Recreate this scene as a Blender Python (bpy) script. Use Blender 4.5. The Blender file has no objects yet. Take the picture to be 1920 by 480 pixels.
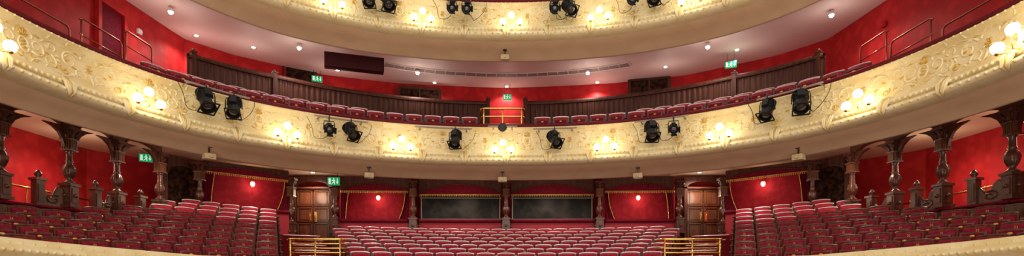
import bpy, bmesh, math, random
from mathutils import Vector, Matrix
random.seed(4)
sc=bpy.context.scene
COL=sc.collection
CX=949.0; HY=520.0; F=1000.0
pi=math.pi
sc.view_settings.view_transform='Standard'
# ---------------------------------------------------------------- materials
def new_mat(name,color,rough=0.5,metal=0.0,spec=None,emit=None,estr=0,color2=None,scale=5,bump=0,bscale=20,coat=0,detail=4,sharp=(0.4,0.6),kind='noise',sheen=0):
    m=bpy.data.materials.new(name); m.use_nodes=True
    nt=m.node_tree; b=nt.nodes['Principled BSDF']
    b.inputs['Base Color'].default_value=(*color,1)
    b.inputs['Roughness'].default_value=rough
    b.inputs['Metallic'].default_value=metal
    if spec is not None: b.inputs['Specular IOR Level'].default_value=spec
    if coat: 
        b.inputs['Coat Weight'].default_value=coat; b.inputs['Coat Roughness'].default_value=0.12
    if emit:
        b.inputs['Emission Color'].default_value=(*emit,1); b.inputs['Emission Strength'].default_value=estr
    tc=nt.nodes.new('ShaderNodeTexCoord')
    if color2:
        if kind=='voronoi':
            n=nt.nodes.new('ShaderNodeTexVoronoi'); n.feature='SMOOTH_F1'; n.inputs['Scale'].default_value=scale
            out=n.outputs['Distance']
            ns=nt.nodes.new('ShaderNodeTexNoise'); ns.inputs['Scale'].default_value=scale*0.8
            nt.links.new(tc.outputs['Object'],ns.inputs['Vector'])
            mx=nt.nodes.new('ShaderNodeMix'); mx.data_type='VECTOR'; mx.inputs[0].default_value=0.15
            nt.links.new(tc.outputs['Object'],mx.inputs[4]); nt.links.new(ns.outputs['Color'],mx.inputs[5])
            nt.links.new(mx.outputs[1],n.inputs['Vector'])
        elif kind=='wood':
            mp=nt.nodes.new('ShaderNodeMapping'); mp.inputs['Scale'].default_value=(6,6,0.7)
            n=nt.nodes.new('ShaderNodeTexNoise'); n.inputs['Scale'].default_value=scale; n.inputs['Detail'].default_value=detail
            nt.links.new(tc.outputs['Object'],mp.inputs['Vector']); nt.links.new(mp.outputs[0],n.inputs['Vector'])
            out=n.outputs['Fac']
        else:
            n=nt.nodes.new('ShaderNodeTexNoise'); n.inputs['Scale'].default_value=scale; n.inputs['Detail'].default_value=detail
            nt.links.new(tc.outputs['Object'],n.inputs['Vector']); out=n.outputs['Fac']
        cr=nt.nodes.new('ShaderNodeValToRGB')
        cr.color_ramp.elements[0].position=sharp[0]; cr.color_ramp.elements[1].position=sharp[1]
        cr.color_ramp.elements[0].color=(*color,1); cr.color_ramp.elements[1].color=(*color2,1)
        nt.links.new(out,cr.inputs[0]); nt.links.new(cr.outputs[0],b.inputs['Base Color'])
    if bump:
        nb=nt.nodes.new('ShaderNodeTexNoise'); nb.inputs['Scale'].default_value=bscale; nb.inputs['Detail'].default_value=3
        nt.links.new(tc.outputs['Object'],nb.inputs['Vector'])
        bp=nt.nodes.new('ShaderNodeBump'); bp.inputs['Strength'].default_value=bump; bp.inputs['Distance'].default_value=0.03
        nt.links.new(nb.outputs['Fac'],bp.inputs['Height']); nt.links.new(bp.outputs[0],b.inputs['Normal'])
    return m
M={}
M['cream']=new_mat('cream_plaster',(0.76,0.61,0.30),0.45,color2=(0.83,0.71,0.42),scale=3,bump=0.3,bscale=18)
M['relief']=new_mat('relief_plaster',(0.90,0.80,0.52),0.4,color2=(0.85,0.71,0.38),scale=6)
M['gold']=new_mat('gilding',(0.66,0.40,0.06),0.35,metal=0.3,color2=(0.80,0.56,0.16),scale=12)
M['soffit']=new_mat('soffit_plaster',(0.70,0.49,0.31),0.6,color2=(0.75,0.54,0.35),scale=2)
M['ceil']=new_mat('ceiling_paint',(0.84,0.70,0.64),0.55,color2=(0.87,0.73,0.67),scale=1)
M['ceil2']=new_mat('lower_ceiling_paint',(0.82,0.63,0.43),0.45)
M['red']=new_mat('red_damask',(0.52,0.024,0.024),0.55,color2=(0.42,0.015,0.018),scale=5,kind='voronoi',sharp=(0.25,0.5),spec=.15)
M['boxred']=new_mat('burgundy_damask',(0.42,0.020,0.036),0.6,color2=(0.34,0.014,0.026),scale=9,kind='voronoi',sharp=(0.25,0.5),spec=.1)
M['velvet']=new_mat('maroon_velvet',(0.12,0.003,0.014),0.7,color2=(0.17,0.005,0.020),scale=15,spec=.1)
M['seatv']=new_mat('seat_velvet',(0.28,0.006,0.026),0.6,color2=(0.40,0.014,0.040),scale=14,spec=.12)
M['seatd']=new_mat('dark_seat_velvet',(0.17,0.005,0.020),0.6,color2=(0.26,0.010,0.032),scale=14,spec=.12)
M['rail']=new_mat('velvet_rail',(0.12,0.004,0.010),0.6,spec=.2)
M['wood']=new_mat('dark_mahogany',(0.055,0.015,0.009),0.28,color2=(0.11,0.032,0.016),scale=3,kind='wood',coat=0.3)
M['seatwood']=new_mat('seat_shell_wood',(0.075,0.016,0.010),0.32,color2=(0.14,0.034,0.018),scale=3,kind='wood',spec=.5)
M['wood3']=new_mat('satin_dark_wood',(0.052,0.014,0.008),0.5,color2=(0.088,0.026,0.013),scale=3,kind='wood',spec=.25)
M['wood2']=new_mat('door_mahogany',(0.10,0.032,0.013),0.3,color2=(0.16,0.055,0.022),scale=2,kind='wood',coat=0.3)
M['pale_hilite']=new_mat('pale_highlight_tint',(0.82,0.58,0.64),0.2,metal=.3,coat=.8)  # seat-rail highlight painted as pale base colour; aisle nosings reuse it
M['brass']=new_mat('brass',(0.90,0.60,0.18),0.22,metal=1.0)
M['black']=new_mat('black_metal',(0.010,0.010,0.012),0.45,metal=0.2)
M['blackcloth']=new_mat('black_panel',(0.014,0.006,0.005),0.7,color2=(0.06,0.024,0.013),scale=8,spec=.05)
M['bulk']=new_mat('dark_maroon_panel',(0.055,0.008,0.010),0.6,spec=.2)
M['glass']=new_mat('lens_glass',(0.05,0.045,0.04),0.08,coat=1.0)
M['winglass']=new_mat('booth_glass',(0.012,0.011,0.011),0.3,color2=(0.055,0.048,0.040),scale=2.2,spec=.14,sharp=(.45,.75),detail=7)
M['globe']=new_mat('lit_globe',(1,0.95,0.85),0.3,emit=(1.0,0.88,0.62),estr=6)
M['lamp']=new_mat('lit_lamp',(1,1,1),0.3,emit=(1.0,0.93,0.85),estr=14)
M['boxlamp']=new_mat('warm_lamp_glass',(1,.9,.7),0.3,emit=(1.0,0.66,0.34),estr=5)
M['white']=new_mat('white_plastic',(0.8,0.78,0.75),0.35)
M['beige']=new_mat('beige_casing',(0.60,0.47,0.27),0.5)
M['carpet']=new_mat('red_carpet',(0.13,0.007,0.012),0.9,color2=(0.19,0.014,0.018),scale=40,spec=.1)
M['grille']=new_mat('grey_grille',(0.30,0.24,0.22),0.6)
M['green']=new_mat('sign_green',(0.0,0.28,0.11),0.4,emit=(0.0,0.5,0.18),estr=0.45,spec=.2)
M['signw']=new_mat('sign_white',(0.85,0.95,0.88),0.4,emit=(0.8,1,0.85),estr=.5)
M['pink']=new_mat('rose_panel',(0.36,0.03,0.05),0.5,spec=.2)
M['steelred']=new_mat('copper_rail',(0.50,0.18,0.12),0.25,metal=0.8)
M['floor']=new_mat('stalls_floor',(0.10,0.02,0.02),0.8)
# ---------------------------------------------------------------- mesh builder
class MB:
    def __init__(s): s.v=[];s.f=[];s.m=[];s.s=[]
    def add(s,vs,fs,mat=0,sm=False,T=None):
        o=len(s.v)
        if T is not None: vs=[T@Vector(q) for q in vs]
        s.v+= [tuple(q) for q in vs]
        for f in fs: s.f.append(tuple(i+o for i in f)); s.m.append(mat); s.s.append(sm)
    def box(s,c,d,mat=0,T=None,rz=0):
        x,y,z=d[0]/2,d[1]/2,d[2]/2
        vs=[(-x,-y,-z),(x,-y,-z),(x,y,-z),(-x,y,-z),(-x,-y,z),(x,-y,z),(x,y,z),(-x,y,z)]
        R=Matrix.Translation(c)@Matrix.Rotation(rz,4,'Z')
        if T is not None: R=T@R
        s.add(vs,[(0,3,2,1),(4,5,6,7),(0,1,5,4),(1,2,6,5),(2,3,7,6),(3,0,4,7)],mat,False,R)
    def rbox(s,c,d,r,mat=0,T=None,seg=2):
        bm=bmesh.new(); bmesh.ops.create_cube(bm,size=1)
        for v in bm.verts: v.co=Vector((v.co.x*d[0],v.co.y*d[1],v.co.z*d[2]))
        bmesh.ops.bevel(bm,geom=bm.edges[:],offset=min(r,min(d)*0.49),segments=seg,profile=0.5,affect='EDGES')
        R=Matrix.Translation(c)
        if T is not None: R=T@R
        bm.verts.index_update()
        s.add([v.co[:] for v in bm.verts],[[v.index for v in f.verts] for f in bm.faces],mat,True,R); bm.free()
    def lathe(s,prof,c=(0,0,0),n=12,mat=0,T=None,mod=None,sm=True):
        vs=[];fs=[]
        for (r,z) in prof:
            for k in range(n):
                a=2*pi*k/n; rr=r*(mod(a,z) if mod else 1)
                vs.append((rr*math.cos(a),rr*math.sin(a),z))
        for i in range(len(prof)-1):
            for k in range(n):
                a=i*n+k;b=i*n+(k+1)%n
                fs.append((a,b,b+n,a+n))
        fs.append(tuple(range(n-1,-1,-1))); L=(len(prof)-1)*n; fs.append(tuple(range(L,L+n)))
        R=Matrix.Translation(c)
        if T is not None: R=T@R
        s.add(vs,fs,mat,sm,R)
    def ball(s,c,r,mat=0,n=12,T=None,sq=(1,1,1)):
        m=max(4,n//2+1); prof=[(max(0.0005,r*math.sin(pi*i/m)),-r*math.cos(pi*i/m)) for i in range(m+1)]
        R=Matrix.Translation(c)@Matrix.Diagonal((*sq,1))
        if T is not None: R=T@R
        s.lathe(prof,(0,0,0),n,mat,R)
    def tube(s,pts,r,n=6,mat=0,T=None):
        pts=[Vector(p) for p in pts]; N=len(pts)
        vs=[];fs=[];up=None
        for i,p in enumerate(pts):
            t=(pts[min(i+1,N-1)]-pts[max(i-1,0)])
            if t.length<1e-9: t=Vector((0,0,1))
            t.normalize()
            if up is None:
                up=Vector((0,0,1)) if abs(t.z)<0.9 else Vector((1,0,0))
            u=(up-t*up.dot(t))
            if u.length<1e-6: u=t.orthogonal()
            u.normalize(); w=t.cross(u); up=u
            rr=r[i] if isinstance(r,(list,tuple)) else r
            for k in range(n):
                a=2*pi*k/n; q=p+(u*math.cos(a)+w*math.sin(a))*rr; vs.append(q)
        for i in range(N-1):
            for k in range(n):
                a=i*n+k;b=i*n+(k+1)%n; fs.append((a,b,b+n,a+n))
        fs.append(tuple(range(n-1,-1,-1))); fs.append(tuple(range((N-1)*n,N*n)))
        s.add(vs,fs,mat,True,T)
    def grid(s,rows,mat=0,sm=True,T=None,closed=False):
        n=len(rows[0]); vs=[p for r in rows for p in r]; fs=[]
        for i in range(len(rows)-1):
            for k in range(n-1 if not closed else n):
                a=i*n+k;b=i*n+(k+1)%n
                fs.append((a,b,b+n,a+n))
        s.add(vs,fs,mat,sm,T)
    def prism(s,poly,y0,y1,mat=0,T=None): # poly in xz
        n=len(poly); vs=[(x,y0,z) for x,z in poly]+[(x,y1,z) for x,z in poly]
        fs=[tuple(range(n)),tuple(range(2*n-1,n-1,-1))]+[((i+1)%n,i,i+n,(i+1)%n+n) for i in range(n)]
        s.add(vs,fs,mat,False,T)
    def mesh(s,name,mats):
        me=bpy.data.meshes.new(name); me.from_pydata(s.v,[],s.f)
        for x in mats: me.materials.append(M[x])
        me.polygons.foreach_set('material_index',s.m); me.polygons.foreach_set('use_smooth',s.s)
        me.update(); return me
def setp(o,label=None,category=None,group=None,kind=None):
    if label:o['label']=label
    if category:o['category']=category
    if group:o['group']=group
    if kind:o['kind']=kind
def obj(name,mb,mats,parent=None,**k):
    o=bpy.data.objects.new(name,mb.mesh(name,mats)); COL.objects.link(o)
    if parent:o.parent=parent
    setp(o,**k); return o
def empty(name,mat=None,**k):
    o=bpy.data.objects.new(name,None); COL.objects.link(o); o.empty_display_size=0.1
    if mat is not None:o.matrix_world=mat
    setp(o,**k); return o
def place(name,parts,mat,**k):
    root=empty(name,mat,**k)
    def rec(par,ps):
        for p in ps:
            nm,me,lm=p[0],p[1],p[2]
            o=bpy.data.objects.new(nm,me); COL.objects.link(o); o.parent=par; o.matrix_local=lm
            if len(p)>3 and p[3]: o['label']=p[3]
            if len(p)>4: rec(o,p[4])
    rec(root,parts); return root
I4=Matrix.Identity(4)
def TR(x,y,z,rz=0): return Matrix.Translation((x,y,z))@Matrix.Rotation(rz,4,'Z')
# ---------------------------------------------------------------- plan path
class Path:
    def __init__(s,pts):
        s.p=[Vector(q) for q in pts]; L=[0]
        for a,b in zip(s.p,s.p[1:]): L.append(L[-1]+(b-a).length)
        mid=min(range(len(pts)),key=lambda i:abs(s.p[i].x)); s.L=[l-L[mid] for l in L]
        s.n=[]
        for i in range(len(pts)):
            t=(s.p[min(i+1,len(pts)-1)]-s.p[max(i-1,0)]).normalized(); s.n.append(Vector((-t.y,t.x)))
    def at(s,q):
        import bisect
        i=max(1,min(len(s.L)-1,bisect.bisect(s.L,q))); a=(q-s.L[i-1])/(s.L[i]-s.L[i-1])
        return s.p[i-1].lerp(s.p[i],a), s.n[i-1].lerp(s.n[i],a).normalized()
    def s_at(s,px,d=0):
        r=(px-CX)/F; best=None
        q=s.L[0]
        while q<s.L[-1]:
            p,n=s.at(q); w=p+n*d; e=abs(w.x/w.y-r)
            if best is None or e<best[0]: best=(e,q)
            q+=0.01
        return best[1]
    def w(s,q,d,z):
        p,n=s.at(q); return Vector((p.x+n.x*d,p.y+n.y*d,z))
def supere(a,b,y0,n,yend,N=120):
    pts=[]
    for i in range(N+1):
        t=pi-pi*i/N; c,sn=math.cos(t),max(0,math.sin(t))
        pts.append((a*math.copysign(abs(c)**(2/n),c),y0+b*sn**(2/n)))
    L=[(-a,yend+ (y0-yend)*k/6) for k in range(6)]; R=[(a,y0-(y0-yend)*(k+1)/6) for k in range(6)]
    return L+pts+R
BP=Path(supere(7.9,6.7,8.3,2.15,4.5))
def lipfac(x):
    t=min(1,max(0,(abs(x)-5.0)/2.9)); return 1-.45*t*t*(3-2*t)
def near_d(X,Y):
    best=1e9;bx=0
    for p,n in zip(BP.p,BP.n):
        d=(p.x-X)**2+(p.y-Y)**2
        if d<best: best=d;bx=p.x
    return math.sqrt(best)+.8*(1-lipfac(bx))
PROF=[(-.02,-.08),(-.06,-.10),(-.06,-.13),(0,-.16),(.03,-.24),(.02,-.38),(-.01,-.54),(-.06,-.68),(-.12,-.80),(-.13,-.84)]
CORN=[(-.13,-.84),(-.20,-.86),(-.23,-.90),(-.21,-.94),(-.18,-.96),(-.22,-.99),(-.27,-1.02),(-.29,-1.07),(-.24,-1.12),(-.12,-1.16),(0,-1.17)]
SOFF=[(0,-1.17),(.06,-1.20),(.3,-1.27),(.6,-1.36),(.70,-1.42),(.76,-1.44),(.82,-1.40)]
def prof_d(h):
    for (d0,z0),(d1,z1) in zip(PROF,PROF[1:]):
        if z1<=h<=z0: return d0+(d1-d0)*(z0-h)/(z0-z1)
    return -.02
def sweep(mb,path,prof,zt,s0=None,s1=None,step=0.2,mat=0,lf=False):
    s0=path.L[0] if s0 is None else s0; s1=path.L[-1] if s1 is None else s1
    N=int((s1-s0)/step); rows=[]
    for i in range(N+1):
        q=s0+(s1-s0)*i/N; p,n=path.at(q); k=lipfac(p.x) if lf else 1
        zz=zt(q) if callable(zt) else zt
        rows.append([(p.x+n.x*d*k,p.y+n.y*d*k,zz+z) for d,z in prof])
    mb.grid(rows,mat)
def relief(mb,zt,s0,s1,ucount,path=BP,hs=(-.80,-.18)):
    L=(s1-s0)/ucount; hc=(hs[0]+hs[1])/2; hh=(hs[1]-hs[0])/2
    def mp(s_,h,out): 
        p,n=path.at(s_); d=prof_d(h)-out
        return (p.x+n.x*d,p.y+n.y*d,zt+h)
    def tb(sc_,pts,r,mat=0):
        r=[x*.6 for x in r] if isinstance(r,list) else r*.6
        mb.tube([mp(sc_+u*L,hc+v*hh,0.004) for u,v in pts],r,5,mat)
    def spiral(cx,cy,r,a0,turns,dirn):
        pts=[]
        for i in range(15):
            t=i/14; a=a0+dirn*turns*2*pi*t; rr=r*(1-0.8*t)
            pts.append((cx+rr*math.cos(a)*hh/L,cy+rr*math.sin(a)))
        return pts
    rnd=random.Random(3)
    for k in range(ucount):
        c=s0+(k+.5)*L
        alt=k%2
        for sg in (-1,1):
            m=lambda pts:[(sg*u,v) for u,v in pts]
            if alt:
                tb(c,m(spiral(.20,.15,.50,-2.4,1.35,1)),[.034-.0015*i for i in range(15)])
                tb(c,m(spiral(.37,-.30,.44,1.2,1.25,-1)),[.030-.0013*i for i in range(15)])
                tb(c,m(spiral(.12,-.58,.26,2.0,1.1,1)),[.022-.001*i for i in range(15)],1)
                tb(c,m(spiral(.42,.55,.26,-1.0,1.1,1)),[.022-.001*i for i in range(15)])
            else:
                tb(c,m(spiral(.30,.20,.58,2.6,1.2,-1)),[.034-.0015*i for i in range(15)])
                tb(c,m(spiral(.14,-.45,.40,-.6,1.2,1)),[.028-.0013*i for i in range(15)])
                tb(c,m(spiral(.42,-.55,.28,.8,1.1,-1)),[.022-.001*i for i in range(15)],1)
            tb(c,m([(.03,-.85),(.10,-.62),(.2,-.5),(.30,-.62),(.40,-.85),(.49,-.9)]),[.02,.026,.03,.026,.02,.012])
            tb(c,m([(.05,.9),(.12,.78),(.2,.84),(.3,.74),(.4,.86),(.49,.8)]),[.012,.02,.024,.02,.018,.01],0)
            for (u,v,a,gm) in [(.26,.62,.6,0),(.31,.2,-.5,1),(.13,.5,1.9,0),(.44,.1,.2,0),(.27,-.75,.9,0),(.45,-.6,2.2,1),(.08,-.1,2.6,0),(.2,-.15,.1,1),(.34,.9,1.2,0),(.47,-.2,1.3,0),(.38,.35,2.4,0),(.17,.8,-.3,1)]:
                a+=rnd.uniform(-.3,.3)
                pts=[(u+ .15*hh/L*math.cos(a)*t*2.0+.015*math.sin(3*t),v+.28*math.sin(a)*t) for t in (0,.33,.66,1)]
                tb(c,m(pts),[.010,.036,.030,.005],gm)
        if alt:
            ring=[(.075*math.cos(a)*1.0,.42*math.sin(a)) for a in [2*pi*i/14 for i in range(15)]]
            tb(c,ring,.026); 
            for a in range(5):
                an=pi*(a+.5)/5; tb(c,[(.02*math.cos(an),.45+.05*math.sin(an)),(.075*math.cos(an),.5+.4*math.sin(an))],[.018,.032],1)
            for v in (-.15,.05,.22): tb(c,[(-.03,v),(.03,v)],[.03,.03],1)
        else:
            for a in range(6):
                an=2*pi*a/6; tb(c,[(.012*math.cos(an),.1+.06*math.sin(an)),(.05*math.cos(an),.1+.26*math.sin(an))],[.018,.036],1)
            tb(c,[(0,-.3),(.02,-.55),(0,-.9)],[.03,.04,.02])
def cornice_beads(mb,path,zt,s0,s1,d,z,step=.12,r=.026,mat=0):
    q=s0
    while q<s1:
        p=path.w(q,d,(zt(q) if callable(zt) else zt)+z); mb.ball(p,r,mat,6); q+=step
def balcony(zt,label,s0,s1,units):
    root=empty('balcony_front',TR(0,0,0),label=label,category='balcony')
    a=MB(); sweep(a,BP,[(.30,-.14),(.30,-.02),(.26,.0),(-.03,.0),(-.07,-.03),(-.06,-.08),(-.02,-.08)],zt); obj('velvet_rail',a,['rail'],root,label='dark red velvet-covered balcony rail')
    a=MB(); sweep(a,BP,PROF,zt); sweep(a,BP,[(.30,-.14),(.30,-1.1)],zt); obj('parapet_panel',a,['cream'],root)
    a=MB(); sweep(a,BP,CORN,zt)
    cornice_beads(a,BP,zt,s0,s1,-.235,-.925,.11,.034); cornice_beads(a,BP,zt,s0,s1,-.29,-1.055,.16,.028); cornice_beads(a,BP,zt,s0,s1,-.065,-.115,.13,.02)
    obj('cornice_moulding',a,['relief'],root,label='cream cornice moulding with bead and leaf enrichment')
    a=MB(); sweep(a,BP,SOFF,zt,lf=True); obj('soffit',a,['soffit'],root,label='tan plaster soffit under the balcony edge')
    a=MB(); relief(a,zt,s0,s1,units)
    for k in range(units+1):
        q=s0+(s1-s0)*k/units; 
        for i in range(-2,3):
            a.tube([BP.w(q+i*.035,-.16,zt-.80),BP.w(q+i*.05,-.27,zt-.93),BP.w(q+i*.028,-.30,zt-1.08),BP.w(q,-.24,zt-1.17)],[.012,.03,.028,.01],5,1 if i==0 else 0)
    obj('plaster_relief',a,['relief','gold'],root,label='rococo scrolls and leaves in raised plaster with gilding')
    return root
balcony(4.3,'curved cream rococo balcony front with gilded scrolls and red rail',-13.0,13.0,22)
balcony(7.8,'upper curved cream balcony front with gilded plaster scrolls',-9.5,9.5,16)
# ---------------------------------------------------------------- ceilings
CU=[(.80,-1.40),(1.3,-1.0),(2.2,-.90),(5.2,-.66)]
def ceil_z(X,Y,zt=7.8,prof=CU):
    d=near_d(X,Y)
    if d<=prof[0][0]: return zt+prof[0][1]
    for (d0,z0),(d1,z1) in zip(prof,prof[1:]):
        if d<=d1: return zt+z0+(z1-z0)*(d-d0)/(d1-d0)
    return zt+prof[-1][1]
def outline_ceiling(name,mat,zt,prof,wallpts,label):
    mb=MB(); rows=[]
    N=120
    def ray_hit(p,n):
        best=None
        for a,b in zip(wallpts,wallpts[1:]):
            a=Vector(a);b=Vector(b); e=b-a; den=n.x*e.y-n.y*e.x
            if abs(den)<1e-9: continue
            t=((a.x-p.x)*e.y-(a.y-p.y)*e.x)/den; u=((a.x-p.x)*n.y-(a.y-p.y)*n.x)/den
            if t>0 and -1e-6<=u<=1+1e-6 and (best is None or t<best): best=t
        return best or 5.0
    for i in range(N+1):
        q=BP.L[0]+.3+(BP.L[-1]-BP.L[0]-.6)*i/N; p,n=BP.at(q); dm=ray_hit(p,n); k0=lipfac(p.x); off=.8*(1-k0)
        row=[]
        for k in range(13):
            d=.8*k0+(dm-.8*k0)*(k/12)**1.4
            z=prof[-1][1]; dd=d+off
            for (d0,z0),(d1,z1) in zip(prof,prof[1:]):
                if dd<=d1: z=z0+(z1-z0)*(dd-d0)/(d1-d0); break
            w=BP.w(q,d,zt+z); row.append(w[:])
        rows.append(row)
    mb.grid(rows,0,True); return obj(name,mb,[mat],kind='structure',label=label)
WU=[(-9.6,3.5),(-9.6,15.9),(-8.7,17.1),(-6.4,18.8),(-3.9,19.6),(0,20.1),(3.9,19.6),(6.4,18.8),(8.7,17.1),(9.6,15.9),(9.6,3.5)]
WL=[(-11.8,5),(-11.8,15.0),(-10.2,17.2),(-8.2,18.9),(-6.0,19.8),(6.0,19.8),(8.2,18.9),(10.2,17.2),(11.8,15.0),(11.8,5)]
outline_ceiling('ceiling','ceil',7.8,CU,WU,'pale pink painted ceiling with recessed lights')
CLW=[(.80,-1.40),(1.15,-.84),(5,-.70)]
outline_ceiling('ceiling_lower','ceil2',4.3,CLW,WL,'warm cream ceiling below the balcony')
def wall(name,pts,z0,z1,mat,label):
    mb=MB(); rows=[[ (x,y,z0) for x,y in pts],[(x,y,z1) for x,y in pts]]
    mb.grid(rows,0,False)
    return obj(name,mb,[mat],kind='structure',label=label)
wall('wall_left',WU[0:2],3.7,7.5,'red','red damask side wall of the upper tier')
wall('wall_back',WU[1:10],3.7,7.5,'red','red back wall of the upper tier')
wall('wall_right',WU[9:11],3.7,7.5,'red','red damask side wall of the upper tier')
wall('wall_lower_left',WL[0:2],-.3,3.72,'red','red damask side wall behind the boxes')
wall('wall_lower_back',WL[1:9],-.3,3.72,'red','red back wall behind the boxes')
wall('wall_lower_right',WL[8:10],-.3,3.72,'red','red damask side wall behind the boxes')
mb=MB(); sweep(mb,BP,[(.30,-.43),(1.15,-.43),(1.15,-.15),(1.95,-.15),(1.95,.12),(2.75,.12),(2.75,.35),(5.2,.75)],4.3,BP.L[0]+.5,BP.L[-1]-.5)
obj('floor_upper',mb,['carpet'],kind='structure',label='stepped red carpeted floor of the upper tier')
# lower tier stepped floor
CC=(0,5.4)
FL0=-.17; R0=8.15; SCH=.93
RPC,RPS=.60,.62; DZC,DZS=.142,.182; NC,NS=8,9
def cpt(R,th,z): return (CC[0]+R*math.sin(th),CC[1]+R*math.cos(th),z)
def lift(j,th): return .075*(j+1)*max(0,abs(th)-.55)
mb=MB()
def sector(t0,t1,dz,nr,side):
    N=24; rows=[]; rp=RPS if side else RPC
    for i in range(N+1):
        th=t0+(t1-t0)*i/N; row=[(7.72,FL0+(lift(0,th) if side else 0))]
        for j in range(nr):
            R=R0+rp*j; l=lift(j,th) if side else 0; l2=lift(j+1,th) if side else 0
            row.append((R+.30 if j<nr-1 else (14.2 if not side else 13.9),FL0+dz*j+l))
            if j<nr-1: row.append((R+.30,FL0+dz*(j+1)+l2))
        rows.append([cpt(R,th,z) for R,z in row])
    mb.grid(rows,0,False)
sector(-.47,.47,DZC,NC,0); sector(-1.6,-.47,DZS,NS,1); sector(.47,1.6,DZS,NS,1)
obj('floor',mb,['carpet'],kind='structure',label='stepped red carpeted floor of the circle seating')
mb=MB(); mb.box((0,8,-2.3),(26,26,.1)); obj('floor_stalls',mb,['floor'],kind='structure',label='dark red stalls floor')
# brass step nosings in the two aisles
for sg in (-1,1):
    mb=MB()
    for j in range(1,NS):
        R=R0+RPS*(j-1)+.30; z=FL0+DZS*j
        mb.tube([cpt(R-.01,sg*t,z+.005) for t in (.475,.50,.53,.56)],.018,6)
    obj('trim_%d'%(1 if sg<0 else 2),mb,['pale_hilite'],kind='structure',label='pale nosings on the aisle steps')
# lower ledge
LP=Path([cpt(7.6,-1.75+3.5*i/120,0)[:2] for i in range(121)])
def lz(q): return .42+max(0,abs(q/7.6)-.88)*.42
root=empty('balcony_front',TR(0,0,0),label='cream moulded ledge in front of the circle seats',category='balcony')
mb=MB(); sweep(mb,LP,[(.16,-.62),(.16,-.02),(.12,0),(-.04,0),(-.10,-.03),(-.10,-.07),(-.16,-.11),(-.28,-.16),(-.30,-.20),(-.26,-.24),(-.2,-.28),(-.14,-.5),(-.2,-.9),(-.3,-1.2),(-.1,-1.4),(.3,-1.5)],lz)
cornice_beads(mb,LP,lz,LP.L[0],LP.L[-1],-.29,-.19,.11,.03)
cornice_beads(mb,LP,lz,LP.L[0],LP.L[-1],-.12,-.08,.16,.024)
obj('ledge_moulding',mb,['cream'],root)
# ---------------------------------------------------------------- chairs
def chair_parts(cush,top,lab1,lab2):
    parts=[]
    tilt=Matrix.Translation((0,.12,.40))@Matrix.Rotation(-.16,4,'X')
    mb=MB()
    N=12; W=.245; B=.03
    outl=[(-W,0),(-W,.42)]+[(-W*math.cos(pi*i/N),.42+B*math.sin(pi*i/N)) for i in range(1,N)]+[(W,.42),(W,0)]
    mb.prism(outl,-.015,.03,0,tilt)
    b=mb.mesh('backrest',['seatwood']); parts.append(('backrest',b,I4))
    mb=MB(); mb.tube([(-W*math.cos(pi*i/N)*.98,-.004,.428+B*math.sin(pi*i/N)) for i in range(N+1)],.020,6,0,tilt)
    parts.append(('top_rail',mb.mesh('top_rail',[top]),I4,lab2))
    mb=MB(); mb.rbox((0,-.035,.22),(.42,.05,.38),.02,0,tilt); parts.append(('back_cushion',mb.mesh('back_cushion',[cush]),I4,lab1))
    st=Matrix.Translation((0,-.05,.40))@Matrix.Rotation(-.20,4,'X')
    mb=MB(); mb.rbox((0,-.035,.15),(.42,.03,.34),.012,0,st); mb.rbox((0,.0,.15),(.40,.06,.32),.025,1,st); mb.rbox((0,-.054,.16),(.34,.012,.25),.005,1,st)
    parts.append(('tip_up_seat',mb.mesh('tip_up_seat',['seatwood','velvet']),I4,'folded seat with maroon underside panel'))
    mb=MB(); mb.lathe([(.001,0),(.03,0),(.03,.006),(.001,.008)],(0,0,0),12,0,st@Matrix.Translation((0,-.06,.235))@Matrix.Rotation(pi/2,4,'X')@Matrix.Diagonal((1.35,.8,1,1)))
    parts.append(('number_plate',mb.mesh('number_plate',['gold']),I4,'small oval brass plate'))
    for sx in (-1,1):
        mb=MB(); mb.rbox((sx*.262,-.03,.585),(.05,.36,.035),.012,0)
        mb.box((sx*.262,.02,.30),(.028,.26,.54)); mb.box((sx*.262,.02,.02),(.04,.34,.04))
        parts.append(('arm_standard',mb.mesh('arm_standard',['seatwood']),I4))
    return parts
CH=chair_parts('seatv','pale_hilite','crimson velvet back cushion','glossy top rail with highlight painted in pale colour')
CHD=chair_parts('seatd','seatwood','dark maroon velvet back cushion','polished brown wooden top rail')
numcache={}
def num_mesh(n):
    if n not in numcache:
        c=bpy.data.curves.new('n','FONT'); c.body=str(n); c.size=.06; c.align_x='CENTER'; c.extrude=.002
        o=bpy.data.objects.new('n',c); COL.objects.link(o); bpy.context.view_layer.update()
        me=bpy.data.meshes.new_from_object(o.evaluated_get(bpy.context.evaluated_depsgraph_get())); me.name='seat_number'
        me.materials.clear(); me.materials.append(M['gold'])
        bpy.data.objects.remove(o); bpy.data.curves.remove(c); numcache[n]=me
    return numcache[n]
TN=Matrix.Translation((0,.12,.40))@Matrix.Rotation(-.16,4,'X')@Matrix.Translation((0,-.064,.33))@Matrix.Rotation(pi/2,4,'X')
def put_chair(x,y,z,ang,label,group,n=None,parts=CH,s=1):
    ps=list(parts)
    if n is not None: ps.append(('seat_number',num_mesh(n),TN,'gold seat number'))
    place('theatre_seat',ps,TR(x,y,z,ang)@Matrix.Scale(s,4),label=label,category='seat',group=group)
cnt=0
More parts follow.
